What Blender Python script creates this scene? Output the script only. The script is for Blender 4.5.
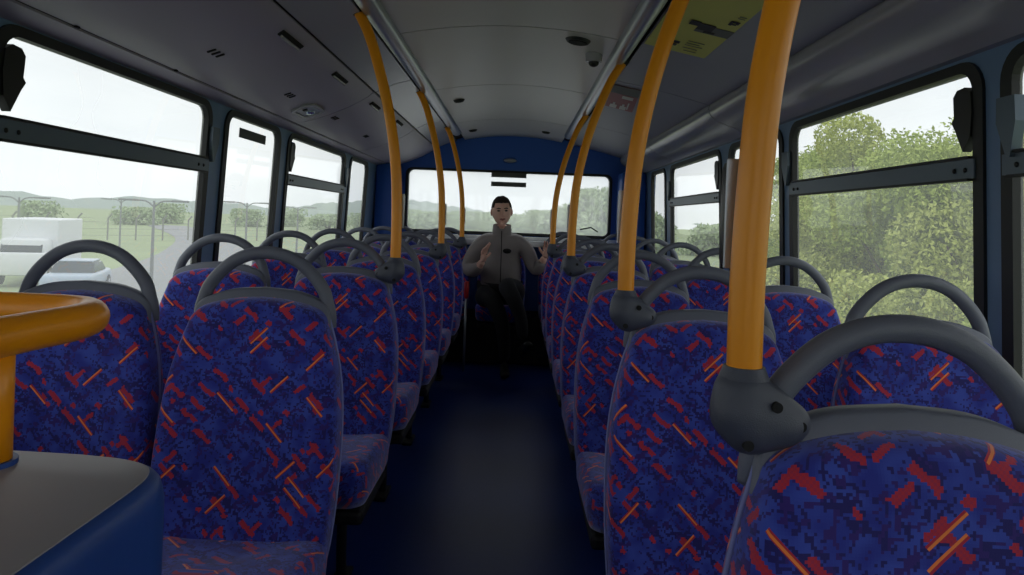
import bpy, bmesh, math, random
import numpy as np
from mathutils import Vector, Matrix

for o in list(bpy.data.objects):
    bpy.data.objects.remove(o)
scn = bpy.context.scene
C = scn.collection
random.seed(7)
PI = math.pi

# ------------------------------------------------------------------ camera
F = 700.0
cd = bpy.data.cameras.new('camera')
cam = bpy.data.objects.new('camera', cd)
C.objects.link(cam)
cd.sensor_width = 36.0
cd.lens = F / 1024 * 36
cd.shift_x = -4.0 / 1024
cd.shift_y = -67.5 / 1024
cd.clip_start = 0.02
cd.clip_end = 2000
S = 0.0386
right = Vector((math.cos(S), 0, math.sin(S)))
up = Vector((-math.sin(S), 0, math.cos(S)))
back = right.cross(up)
m = Matrix((right, up, back)).transposed().to_4x4()
m.translation = Vector((0, 0, 1.15))
cam.matrix_world = m
scn.camera = cam

# ------------------------------------------------------------------ world + exposure
w = bpy.data.worlds.new('overcast_sky')
scn.world = w
w.use_nodes = True
wn = w.node_tree
wn.nodes.clear()
wo = wn.nodes.new('ShaderNodeOutputWorld')
bg = wn.nodes.new('ShaderNodeBackground')
tc = wn.nodes.new('ShaderNodeTexCoord')
nz = wn.nodes.new('ShaderNodeTexNoise')
nz.inputs['Scale'].default_value = 2.2
nz.inputs['Detail'].default_value = 3
mp = wn.nodes.new('ShaderNodeMapping')
mp.inputs['Scale'].default_value = (1, 1, 4)
rp = wn.nodes.new('ShaderNodeValToRGB')
rp.color_ramp.elements[0].position = .3
rp.color_ramp.elements[0].color = (.80, .83, .88, 1)
rp.color_ramp.elements[1].position = .7
rp.color_ramp.elements[1].color = (.98, .99, 1, 1)
wn.links.new(tc.outputs['Generated'], mp.inputs['Vector'])
wn.links.new(mp.outputs['Vector'], nz.inputs['Vector'])
wn.links.new(nz.outputs['Fac'], rp.inputs['Fac'])
wn.links.new(rp.outputs['Color'], bg.inputs['Color'])
wn.links.new(bg.outputs[0], wo.inputs['Surface'])
bg.inputs['Strength'].default_value = 1.0
scn.view_settings.view_transform = 'Standard'
scn.view_settings.look = 'None'
scn.view_settings.gamma = 1.0
scn.view_settings.use_curve_mapping = False
scn.view_settings.exposure = 0.52
scn.cycles.max_bounces = 10
scn.cycles.transparent_max_bounces = 24

# ------------------------------------------------------------------ materials
def rgb(r, g, b):
    f = lambda c: ((c / 255 + .055) / 1.055) ** 2.4 if c / 255 > .04045 else c / 255 / 12.92
    return (f(r), f(g), f(b), 1)

def mat(name, col, rough=.5, metal=0.0, noise=0.0, nscale=8.0, bump=0.0, bscale=300.0, spec=.5):
    m_ = bpy.data.materials.new(name)
    m_.use_nodes = True
    nt = m_.node_tree
    b = nt.nodes['Principled BSDF']
    b.inputs['Base Color'].default_value = col
    b.inputs['Roughness'].default_value = rough
    b.inputs['Metallic'].default_value = metal
    b.inputs['Specular IOR Level'].default_value = spec
    if noise or bump:
        t = nt.nodes.new('ShaderNodeTexCoord')
    if noise:
        n = nt.nodes.new('ShaderNodeTexNoise')
        n.inputs['Scale'].default_value = nscale
        n.inputs['Detail'].default_value = 5
        nt.links.new(t.outputs['Object'], n.inputs['Vector'])
        r = nt.nodes.new('ShaderNodeMapRange')
        r.inputs['To Min'].default_value = 1 - noise
        r.inputs['To Max'].default_value = 1 + noise
        nt.links.new(n.outputs['Fac'], r.inputs['Value'])
        x = nt.nodes.new('ShaderNodeVectorMath')
        x.operation = 'SCALE'
        x.inputs[0].default_value = col[:3]
        nt.links.new(r.outputs[0], x.inputs['Scale'])
        nt.links.new(x.outputs[0], b.inputs['Base Color'])
    if bump:
        n2 = nt.nodes.new('ShaderNodeTexNoise')
        n2.inputs['Scale'].default_value = bscale
        nt.links.new(t.outputs['Object'], n2.inputs['Vector'])
        bp = nt.nodes.new('ShaderNodeBump')
        bp.inputs['Strength'].default_value = bump
        bp.inputs['Distance'].default_value = .002
        nt.links.new(n2.outputs['Fac'], bp.inputs['Height'])
        nt.links.new(bp.outputs[0], b.inputs['Normal'])
    return m_

M = {}
M['panel'] = mat('ceiling_panel', rgb(192, 188, 188), .33, noise=.05, nscale=3)
M['panel_l'] = mat('side_panel', rgb(166, 158, 176), .42, noise=.05, nscale=3)
M['panel_r'] = mat('right_panel', rgb(138, 138, 150), .45, noise=.05, nscale=3)
M['duct'] = mat('duct_plastic', rgb(160, 158, 164), .22)
M['gap'] = mat('dark_gap', rgb(14, 14, 16), .8)
M['rail'] = mat('alloy_rail', rgb(165, 168, 176), .28, metal=.7)
M['pillar'] = mat('pillar_blue_grey', rgb(112, 140, 178), .45, noise=.04)
M['wall'] = mat('wall_trim', rgb(70, 88, 128), .6, noise=.06)
M['bluewall'] = mat('rear_blue', rgb(44, 96, 190), .45, noise=.05, nscale=4)
M['gasket'] = mat('black_gasket', rgb(20, 22, 25), .5)
M['bar'] = mat('window_bar', rgb(98, 112, 126), .4, metal=.3)
M['blackpl'] = mat('black_plastic', rgb(18, 19, 22), .4)
M['greypl'] = mat('grey_seat_plastic', rgb(104, 108, 122), .42, bump=.25, bscale=900)
M['darkpl'] = mat('dark_seat_plastic', rgb(72, 76, 90), .45, bump=.25, bscale=900)
M['yellow'] = mat('yellow_pole_paint', rgb(248, 156, 6), .32)
M['floor'] = mat('floor_blue_vinyl', rgb(16, 42, 108), .38, noise=.12, nscale=30, bump=.2, bscale=260)
M['pan'] = mat('seat_pan_black', rgb(14, 14, 18), .6)
M['ledge'] = mat('rear_ledge', rgb(240, 242, 246), .35)
M['boxtop'] = mat('stair_box_top', rgb(150, 146, 150), .42, noise=.04)
M['boxside'] = mat('stair_box_side', rgb(32, 70, 142), .4, noise=.05)
M['chrome'] = mat('chrome', rgb(190, 205, 220), .15, metal=.9)
M['white'] = mat('white_print', rgb(190, 185, 180), .5)
M['red'] = mat('red_plastic', rgb(190, 24, 34), .35)
M['sign_red'] = mat('sign_red', rgb(140, 60, 62), .5)
M['poster'] = mat('poster_yellow', rgb(186, 184, 92), .5, noise=.05)
M['ink'] = mat('poster_ink', rgb(26, 24, 28), .6)
M['inkgrey'] = mat('poster_grey', rgb(90, 92, 90), .6)
M['skin'] = mat('skin', rgb(236, 188, 170), .5, noise=.05, nscale=30)
M['hair'] = mat('hair_brown', rgb(52, 38, 30), .75, noise=.3, nscale=90)
M['jacket'] = mat('jacket_grey', rgb(138, 130, 130), .6, noise=.18, nscale=9, bump=1.0, bscale=22)
M['jacket2'] = mat('jacket_sleeve', rgb(112, 106, 104), .75, noise=.08, nscale=20)
M['trouser'] = mat('trousers_black', rgb(24, 24, 30), .8, noise=.1)
M['shoe'] = mat('shoe_black', rgb(16, 16, 18), .5)
M['eye'] = mat('eye_dark', rgb(30, 24, 22), .3)
M['lip'] = mat('lip', rgb(160, 96, 90), .5)
M['grass'] = mat('grass', rgb(150, 164, 118), .9, noise=.25, nscale=.15)
M['road'] = mat('asphalt', rgb(150, 150, 152), .85, noise=.06, nscale=1)
M['hill'] = mat('hill', rgb(158, 170, 162), .95, noise=.15, nscale=.02)  # washed-out tone, aerial haze painted into the hill colour
M['bark'] = mat('bark', rgb(86, 74, 58), .9, noise=.2)
M['post'] = mat('fence_post', rgb(128, 128, 122), .8)
M['lamp'] = mat('lamp_post', rgb(120, 122, 124), .6)
M['van'] = mat('van_white', rgb(228, 230, 232), .35)
M['carpaint'] = mat('car_silver', rgb(176, 190, 206), .3)
M['tyre'] = mat('tyre', rgb(25, 25, 26), .8)
M['vglass'] = mat('vehicle_glass', rgb(40, 48, 58), .1)
M['leaf_a'] = mat('leaf_green', rgb(166, 182, 84), .7, noise=.35, nscale=1.2)
M['leaf_b'] = mat('leaf_pale', rgb(186, 194, 104), .7, noise=.3, nscale=1.2)
M['leaf_c'] = mat('leaf_far', rgb(164, 182, 138), .8, noise=.25, nscale=.5)  # distance haze mixed into the leaf colour, hence paler

def glass_mat(nm='haze_veil_glass', lo=.12, hi=.28):
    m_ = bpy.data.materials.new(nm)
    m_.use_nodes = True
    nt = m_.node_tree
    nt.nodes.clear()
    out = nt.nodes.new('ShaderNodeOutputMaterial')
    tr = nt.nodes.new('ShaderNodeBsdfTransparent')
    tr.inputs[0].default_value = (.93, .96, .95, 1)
    veil = nt.nodes.new('ShaderNodeBsdfTranslucent')  # translucent veil in the pane, stands in for haze outdoors
    veil.inputs[0].default_value = (.86, .9, .88, 1)
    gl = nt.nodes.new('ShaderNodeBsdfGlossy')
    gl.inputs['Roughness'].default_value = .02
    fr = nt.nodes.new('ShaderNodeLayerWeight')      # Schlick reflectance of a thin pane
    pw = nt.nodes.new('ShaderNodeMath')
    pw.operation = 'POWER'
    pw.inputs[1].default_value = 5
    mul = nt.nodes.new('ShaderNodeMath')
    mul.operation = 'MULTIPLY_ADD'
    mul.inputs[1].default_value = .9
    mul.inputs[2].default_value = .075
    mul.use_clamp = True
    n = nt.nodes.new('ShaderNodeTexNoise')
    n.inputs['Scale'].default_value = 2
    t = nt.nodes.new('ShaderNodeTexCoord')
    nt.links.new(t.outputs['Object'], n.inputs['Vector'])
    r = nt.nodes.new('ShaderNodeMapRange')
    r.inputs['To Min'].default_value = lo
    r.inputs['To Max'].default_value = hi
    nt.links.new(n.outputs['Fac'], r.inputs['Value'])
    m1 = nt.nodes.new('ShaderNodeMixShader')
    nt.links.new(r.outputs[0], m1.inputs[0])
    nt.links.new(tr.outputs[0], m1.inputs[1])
    nt.links.new(veil.outputs[0], m1.inputs[2])
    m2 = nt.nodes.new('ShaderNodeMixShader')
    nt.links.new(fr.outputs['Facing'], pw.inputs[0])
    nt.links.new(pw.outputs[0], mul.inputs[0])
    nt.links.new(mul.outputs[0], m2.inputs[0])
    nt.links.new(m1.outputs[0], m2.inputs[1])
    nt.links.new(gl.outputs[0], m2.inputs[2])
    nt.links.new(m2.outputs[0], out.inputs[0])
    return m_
M['glass'] = glass_mat()
M['rear_glass'] = glass_mat('haze_veil_rear_glass', .36, .48)  # strongest veil: distance haze put into the rear pane
M['left_glass'] = glass_mat('haze_veil_left_glass', .22, .34)  # haze over the left fields put into these panes

def fabric_mat():
    m_ = bpy.data.materials.new('moquette')
    m_.use_nodes = True
    nt = m_.node_tree
    N = nt.nodes
    L = nt.links.new
    b = N['Principled BSDF']
    b.inputs['Roughness'].default_value = .85
    b.inputs['Sheen Weight'].default_value = .5
    b.inputs['Sheen Tint'].default_value = (.7, .72, 1, 1)
    b.inputs['Sheen Roughness'].default_value = .5
    uv = N.new('ShaderNodeUVMap')

    def vm(op, a, bb=None):
        x = N.new('ShaderNodeVectorMath')
        x.operation = op
        for i, s in enumerate((a, bb)):
            if s is None:
                continue
            if hasattr(s, 'is_linked'):
                L(s, x.inputs[i])
            else:
                x.inputs[i].default_value = s
        return x.outputs[0]

    def mm(op, a, bb=None, cl=False):
        x = N.new('ShaderNodeMath')
        x.operation = op
        x.use_clamp = cl
        for i, s in enumerate((a, bb)):
            if s is None:
                continue
            if hasattr(s, 'is_linked'):
                L(s, x.inputs[i])
            else:
                x.inputs[i].default_value = s
        return x.outputs[0]
    P = uv.outputs[0]
    px = .003
    Q = vm('MULTIPLY', vm('FLOOR', vm('MULTIPLY', P, (1 / px, 1 / px, 1))), (px, px, 0))

    def noise(v, sc, det=2, off=(0, 0, 0)):
        n = N.new('ShaderNodeTexNoise')
        n.inputs['Scale'].default_value = sc
        n.inputs['Detail'].default_value = det
        L(vm('ADD', v, off), n.inputs['Vector'])
        return n.outputs['Fac']

    def rot(v, ang):
        r = N.new('ShaderNodeVectorRotate')
        r.rotation_type = 'Z_AXIS'
        r.inputs['Angle'].default_value = ang
        L(v, r.inputs['Vector'])
        return r.outputs[0]

    def dashes(v, ang, cx, cy, lx, ly, prob, seed):
        """random dashes on a rotated cell grid: length lx, width ly (metres)"""
        c = vm('ADD', vm('MULTIPLY', rot(v, ang), (1 / cx, 1 / cy, 1)), (seed * 3.7, seed * 1.3, 0))
        cell = vm('FLOOR', c)
        fr = vm('FRACTION', c)
        wn_ = N.new('ShaderNodeTexWhiteNoise')
        wn_.noise_dimensions = '3D'
        L(vm('ADD', cell, (0, 0, seed)), wn_.inputs['Vector'])
        sc = N.new('ShaderNodeSeparateColor')
        L(wn_.outputs['Color'], sc.inputs[0])
        sx = N.new('ShaderNodeSeparateXYZ')
        L(fr, sx.inputs[0])
        hx, hy = lx / cx / 2, ly / cy / 2
        # centre jitters inside the cell
        jx = mm('ADD', mm('MULTIPLY', sc.outputs[1], 1 - 2 * hx), hx)
        jy = mm('ADD', mm('MULTIPLY', sc.outputs[2], 1 - 2 * hy), hy)
        a = mm('LESS_THAN', mm('ABSOLUTE', mm('SUBTRACT', sx.outputs[0], jx)), hx)
        bb_ = mm('LESS_THAN', mm('ABSOLUTE', mm('SUBTRACT', sx.outputs[1], jy)), hy)
        p = mm('LESS_THAN', wn_.outputs['Value'], prob)
        return mm('MULTIPLY', mm('MULTIPLY', a, bb_), p)

    def mix(fac, a, bb):
        x = N.new('ShaderNodeMix')
        x.data_type = 'RGBA'
        L(fac, x.inputs[0])
        for k, s in ((6, a), (7, bb)):
            if isinstance(s, tuple):
                x.inputs[k].default_value = s
            else:
                L(s, x.inputs[k])
        return x.outputs[2]
    blue1, blue2 = rgb(54, 76, 180), rgb(30, 44, 148)
    navy, purple = rgb(24, 18, 104), rgb(48, 24, 116)
    red, orange = rgb(190, 36, 56), rgb(250, 138, 60)
    sm = N.new('ShaderNodeMapRange')
    sm.inputs['From Min'].default_value = .38
    sm.inputs['From Max'].default_value = .62
    L(noise(Q, 28, 1), sm.inputs['Value'])
    col = mix(sm.outputs[0], blue1, blue2)
    # navy speckles that gather along diagonals
    rd = rot(Q, .75)
    big = noise(vm('MULTIPLY', rd, (.8, 2.8, 1)), 18, 1, (5, 2, 0))
    fine = noise(Q, 140, 1, (1, 7, 0))
    nv = mm('GREATER_THAN', mm('ADD', mm('MULTIPLY', fine, 1.0), mm('MULTIPLY', big, .9)), 1.03)
    col = mix(nv, col, navy)
    fine2 = noise(Q, 90, 1, (9, 3, 2))
    pv = mm('GREATER_THAN', mm('ADD', fine2, mm('MULTIPLY', noise(vm('MULTIPLY', rot(Q, -.75), (1, 2.4, 1)), 18, 1, (2, 8, 0)), .9)), 1.08)
    col = mix(pv, col, purple)
    # red broken blocks
    jit = vm('ADD', Q, vm('MULTIPLY', vm('SUBTRACT', N_color(N, L, Q, 70), (.5, .5, .5)), (.010, .010, 0)))
    r1 = dashes(jit, .72, .062, .034, .040, .0095, .36, 1.0)
    r2 = dashes(jit, -.72, .075, .044, .028, .009, .30, 2.0)
    r3 = dashes(jit, .72, .04, .045, .012, .008, .22, 5.0)
    rr = mm('MAXIMUM', mm('MAXIMUM', r1, r2), r3)
    # woven hatch in the red
    ck = N.new('ShaderNodeTexChecker')
    ck.inputs['Scale'].default_value = 1 / px / 1.0
    L(vm('ADD', Q, (px / 2, px / 2, 0)), ck.inputs['Vector'])
    rcol = mix(mm('MULTIPLY', ck.outputs['Fac'], .3), red, rgb(120, 30, 90))
    col = mix(rr, col, rcol)
    o1 = dashes(P, .78, .14, .085, .052, .0030, .56, 3.0)
    o2 = dashes(P, -.78, .13, .095, .050, .0030, .56, 6.0)
    oh1 = dashes(P, .78, .14, .085, .052, .0060, .56, 3.0)
    oh2 = dashes(P, -.78, .13, .095, .050, .0060, .56, 6.0)
    col = mix(mm('MAXIMUM', oh1, oh2), col, red)
    col = mix(mm('MAXIMUM', o1, o2), col, orange)
    L(col, b.inputs['Base Color'])
    bp = N.new('ShaderNodeBump')
    bp.inputs['Strength'].default_value = .15
    bp.inputs['Distance'].default_value = .001
    L(noise(P, 900, 1), bp.inputs['Height'])
    L(bp.outputs[0], b.inputs['Normal'])
    return m_

def N_color(N, L, v, sc):
    n = N.new('ShaderNodeTexNoise')
    n.inputs['Scale'].default_value = sc
    n.inputs['Detail'].default_value = 1
    L(v, n.inputs['Vector'])
    return n.outputs['Color']
M['fabric'] = fabric_mat()
M['fabric_edge'] = mat('seat_piping', rgb(130, 136, 190), .8)

# ------------------------------------------------------------------ mesh helpers
def obj(name, me_or_bm, material=None, parent=None, smooth=None):
    """link ONE mesh object"""
    if isinstance(me_or_bm, bmesh.types.BMesh):
        me = bpy.data.meshes.new(name)
        bmesh.ops.recalc_face_normals(me_or_bm, faces=me_or_bm.faces)
        me_or_bm.to_mesh(me)
        me_or_bm.free()
    else:
        me = me_or_bm
    if material:
        me.materials.append(M[material] if isinstance(material, str) else material)
    if smooth is not None:
        me.shade_smooth()
        if smooth > 0:
            me.set_sharp_from_angle(angle=math.radians(smooth))
    o = bpy.data.objects.new(name, me)
    C.objects.link(o)
    if parent:
        o.parent = parent
    return o

def tag(o, label=None, cat=None, group=None, kind=None):
    if label: o['label'] = label
    if cat: o['category'] = cat
    if group: o['group'] = group
    if kind: o['kind'] = kind
    return o

def thing(name, label, cat, loc=(0, 0, 0), rz=0, group=None):
    o = bpy.data.objects.new(name, None)
    o.empty_display_size = .1
    C.objects.link(o)
    o.location = loc
    o.rotation_euler = (0, 0, rz)
    return tag(o, label, cat, group)

def struct(name, bm, material, smooth=None, label=None):
    o = obj(name, bm, material, None, smooth)
    o['kind'] = 'structure'
    if label: o['label'] = label
    return o

def dup(root, loc, label, group=None, rz=None, drop=()):
    r = root.copy()
    C.objects.link(r)
    r.location = loc
    if rz is not None: r.rotation_euler = (0, 0, rz)
    r['label'] = label
    if group: r['group'] = group
    for ch in list(root.children):
        if ch.name.split('.')[0] in drop: continue
        c = ch.copy()
        C.objects.link(c)
        c.parent = r
        for g in list(ch.children):
            d = g.copy()
            C.objects.link(d)
            d.parent = c
    return r

def add_box(bm, c, s, bev=0.0, rot=None, seg=2):
    r = bmesh.ops.create_cube(bm, size=1)
    vs = r['verts']
    mt = Matrix.Translation(Vector(c))
    if rot is not None: mt = mt @ rot.to_4x4()
    mt = mt @ Matrix.Diagonal((s[0], s[1], s[2], 1))
    bmesh.ops.transform(bm, matrix=mt, verts=vs)
    if bev:
        es = list({e for v in vs for e in v.link_edges})
        bmesh.ops.bevel(bm, geom=es, offset=bev, segments=seg, affect='EDGES', profile=.5)
    return bm

def box(c, s, bev=0.0, rot=None, seg=2):
    return add_box(bmesh.new(), c, s, bev, rot, seg)

def catmull(pts, n=6):
    P = [Vector(p) for p in pts]
    out = []
    for i in range(len(P) - 1):
        p0 = P[i - 1] if i else P[0] * 2 - P[1]
        p1, p2 = P[i], P[i + 1]
        p3 = P[i + 2] if i + 2 < len(P) else P[-1] * 2 - P[-2]
        for k in range(n):
            t = k / n
            out.append(.5 * ((2 * p1) + (p2 - p0) * t + (2 * p0 - 5 * p1 + 4 * p2 - p3) * t * t + (3 * p1 - p0 - 3 * p2 + p3) * t ** 3))
    out.append(P[-1])
    return out

def add_tube(bm, pts, r, seg=14, cap=True, flat=1.0):
    """tube with per-point radius (number or list); parallel transported frame"""
    pts = [Vector(p) for p in pts]
    n = len(pts)
    rad = r if isinstance(r, (list, tuple)) else [r] * n
    if len(rad) != n:
        rad = [rad[0] + (rad[-1] - rad[0]) * i / (n - 1) for i in range(n)] if len(rad) == 2 else \
            list(np.interp(np.linspace(0, 1, n), np.linspace(0, 1, len(rad)), rad))
    tan = [(pts[min(i + 1, n - 1)] - pts[max(i - 1, 0)]).normalized() for i in range(n)]
    a = Vector((0, 1, 0)) if abs(tan[0].y) < .9 else Vector((1, 0, 0))
    nrm = tan[0].cross(a).normalized()
    rings = []
    for i in range(n):
        if i:
            ax = tan[i - 1].cross(tan[i])
            if ax.length > 1e-7:
                ang = tan[i - 1].angle(tan[i])
                nrm = Matrix.Rotation(ang, 3, ax.normalized()) @ nrm
        bn = tan[i].cross(nrm).normalized()
        rings.append([bm.verts.new(pts[i] + (nrm * math.cos(2 * PI * k / seg) + bn * math.sin(2 * PI * k / seg) * flat) * rad[i]) for k in range(seg)])
    for i in range(n - 1):
        for k in range(seg):
            bm.faces.new((rings[i][k], rings[i][(k + 1) % seg], rings[i + 1][(k + 1) % seg], rings[i + 1][k]))
    if cap:
        bm.faces.new(rings[0][::-1])
        bm.faces.new(rings[-1])
    return bm

def tube(pts, r, seg=14, cap=True, flat=1.0):
    return add_tube(bmesh.new(), pts, r, seg, cap, flat)

def add_ball(bm, c, s, seg=20, rot=None):
    r = bmesh.ops.create_uvsphere(bm, u_segments=seg, v_segments=max(8, seg // 2 + 2), radius=1)
    mt = Matrix.Translation(Vector(c))
    if rot is not None: mt = mt @ rot.to_4x4()
    if not isinstance(s, (tuple, list)): s = (s, s, s)
    mt = mt @ Matrix.Diagonal((s[0], s[1], s[2], 1))
    bmesh.ops.transform(bm, matrix=mt, verts=r['verts'])
    return bm

def ball(c, s, seg=20, rot=None):
    return add_ball(bmesh.new(), c, s, seg, rot)

def rrect(x0, y0, x1, y1, r, n=6):
    out = []
    for cx, cy, a0 in ((x1 - r, y0 + r, -PI / 2), (x1 - r, y1 - r, 0), (x0 + r, y1 - r, PI / 2), (x0 + r, y0 + r, PI)):
        for k in range(n + 1):
            a = a0 + PI / 2 * k / n
            out.append((cx + r * math.cos(a), cy + r * math.sin(a)))
    return out

def plate(outer, holes, f0, f1):
    """slab from a 2D outline with holes; f0/f1 map (u,v)->3D for its two faces"""
    bm = bmesh.new()
    faces_edges = []
    for f in (f0, f1):
        edges = []
        loops = []
        for lp in [outer] + list(holes):
            vs = [bm.verts.new(f(u, v)) for u, v in lp]
            es = [bm.edges.new((vs[i], vs[(i + 1) % len(vs)])) for i in range(len(vs))]
            edges += es
            loops.append(vs)
        bmesh.ops.triangle_fill(bm, use_beauty=True, use_dissolve=False, edges=edges)
        faces_edges.append(loops)
    for la, lb in zip(*faces_edges):
        for i in range(len(la)):
            j = (i + 1) % len(la)
            try:
                bm.faces.new((la[i], la[j], lb[j], lb[i]))
            except ValueError:
                pass
    return bm

def sweep_profile(prof, y0, y1, thick=.006, dirn=1):
    """cross-section polyline (x,z) run along y, with thickness upward"""
    bm = bmesh.new()
    n = len(prof)
    rows = []
    for y in (y0, y1):
        for dz in (0, thick * dirn):
            rows.append([bm.verts.new((x, y, z + dz)) for x, z in prof])
    a, b, c, d = rows
    for i in range(n - 1):
        bm.faces.new((a[i], a[i + 1], c[i + 1], c[i]))
        bm.faces.new((b[i], b[i + 1], d[i + 1], d[i]))
        bm.faces.new((a[i], a[i + 1], b[i + 1], b[i]))
        bm.faces.new((c[i], c[i + 1], d[i + 1], d[i]))
    for i in (0, n - 1):
        bm.faces.new((a[i], b[i], d[i], c[i]))
    return bm

def merge(bms):
    out = bmesh.new()
    for b in bms:
        me = bpy.data.meshes.new('tmp')
        b.to_mesh(me)
        b.free()
        out.from_mesh(me)
        bpy.data.meshes.remove(me)
    return out

# ------------------------------------------------------------------ bus shell
CX = -.06
Y0, Y1 = -1.3, 5.98          # front and rear end of the deck
EYE = 1.15

def xl(z):                   # inner face of the left / right wall with slight tumblehome
    return -1.16 - .028 * (1.54 - z) / .6
def xr(z):
    return 1.055 + .028 * (1.54 - z) / .6

struct('floor', box((CX, (Y0 + Y1) / 2, -.03), (2.5, Y1 - Y0 + .1, .06)), 'floor', label='dark blue vinyl bus floor')

# centre ceiling: arched panels parted by transverse joints
def arch(x0, x1, z0, z1, rise, n=16):
    out = []
    for i in range(n + 1):
        t = i / n
        out.append((x0 + (x1 - x0) * t, z0 + (z1 - z0) * t + rise * 4 * t * (1 - t)))
    return out
centre = arch(-.462, .365, 1.818, 1.826, .042)
segs = [Y0, .35, 1.46, 2.58, 3.70, 4.97, Y1]
ceil = merge([sweep_profile(centre, a + .006, b - .006, .01) for a, b in zip(segs[:-1], segs[1:])])
struct('ceiling', ceil, 'panel', 30, 'pale grey arched centre ceiling panels')
struct('trim_1', merge([
    sweep_profile([(-1.3, 1.60), (-1.08, 1.60), (-.97, 1.63), (-.70, 1.77), (-.40, 1.86), (-.06, 1.90), (.3, 1.87), (.9, 1.745), (1.1, 1.60), (1.25, 1.60)], Y0, Y1, .03)]), 'gap', None, 'dark roof skin behind the panel gaps')
# left: rail, cove strip, long panel
struct('trim_2', merge([sweep_profile([(-.520, 1.808), (-.516, 1.796), (-.496, 1.790), (-.478, 1.793), (-.464, 1.800), (-.452, 1.816)], Y0, Y1 - .5, .008)]), 'rail', 40, 'grey metal rail on the left of the ceiling')
lseg = [Y0, .62, 3.36, 4.72, Y1]
struct('trim_3', merge([sweep_profile([(-.695, 1.738), (-.66, 1.757), (-.60, 1.782), (-.530, 1.801)], a + .006, b - .006, .006) for a, b in zip(lseg[:-1], lseg[1:])]), 'duct', 35, 'glossy grey cove strip left of the ceiling rail')
struct('trim_4', merge([sweep_profile([(-1.078, 1.576), (-1.03, 1.582), (-.98, 1.597), (-.90, 1.627), (-.82, 1.662), (-.76, 1.695), (-.727, 1.718), (-.708, 1.736)], a + .005, b - .005, .006) for a, b in zip(lseg[:-1], lseg[1:])]), 'panel_l', 35, 'grey slanting service panel above the left windows')
struct('trim_5', sweep_profile([(xl(1.55) - .03, 1.552), (-1.150, 1.556), (-1.083, 1.570)], Y0, Y1, .006), 'panel_l', None, 'narrow grey strip over the left windows')
# right: rail, flat panel, rounded duct
struct('trim_6', merge([sweep_profile([(.352, 1.822), (.362, 1.804), (.380, 1.797), (.405, 1.797), (.418, 1.806)], Y0, Y1 - .5, .008)]), 'rail', 40, 'grey metal rail on the right of the ceiling')
rseg = [Y0, .3, 3.23, 4.70, Y1]
struct('trim_7', merge([sweep_profile([(.436, 1.812), (.55, 1.790), (.70, 1.757), (.868, 1.714)], a + .005, b - .005, .006) for a, b in zip(rseg[:-1], rseg[1:])]), 'panel_r', None, 'dark grey flat ceiling panel on the right')
ductp = [(.872, 1.712), (.868, 1.690), (.878, 1.668), (.90, 1.648), (.93, 1.632), (.965, 1.620), (.995, 1.612), (1.02, 1.596), (1.035, 1.578), (1.075, 1.573)]
struct('trim_8', merge([sweep_profile(ductp, a + .005, b - .005, .006) for a, b in zip(rseg[:-1], rseg[1:])]), 'duct', 35, 'rounded glossy duct above the right windows')

# side walls with window openings
LW = [(-.95, 1.40), (1.56, 2.60), (2.79, 3.37), (3.55, 4.67), (4.86, 5.38)]
RW = [(-.95, 1.50), (1.63, 2.69), (2.83, 3.47), (3.67, 4.80), (5.02, 5.48)]
SILL, TOPL, TOPR = .80, 1.525, 1.54
G = .036
def wall(name, xf, wins, top, sgn, lab):
    outer = [(Y0, 0), (Y1, 0), (Y1, 1.62), (Y0, 1.62)]
    holes = [rrect(a - G, SILL - G, b + G, top + G * .7, .075) for a, b in wins]
    return struct(name, plate(outer, holes, lambda u, v: (xf(v), u, v), lambda u, v: (xf(v) + sgn * .02, u, v)), 'pillar', None, lab)
wall('wall_left', xl, LW, TOPL, -1, 'blue grey left wall with rounded window openings')
wall('wall_right', xr, RW, TOPR, 1, 'blue grey right wall with rounded window openings')
# lower wall cladding
for nm, xf, sg in (('baseboard_left', xl, 1), ('baseboard_right', xr, -1)):
    bm = plate([(Y0, 0), (Y1, 0), (Y1, .755), (Y0, .755)], [], lambda u, v: (xf(v) + sg * .003, u, v), lambda u, v: (xf(v) + sg * .012, u, v))
    struct(nm, bm, 'wall', None, 'dark blue lower wall cladding')

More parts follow.
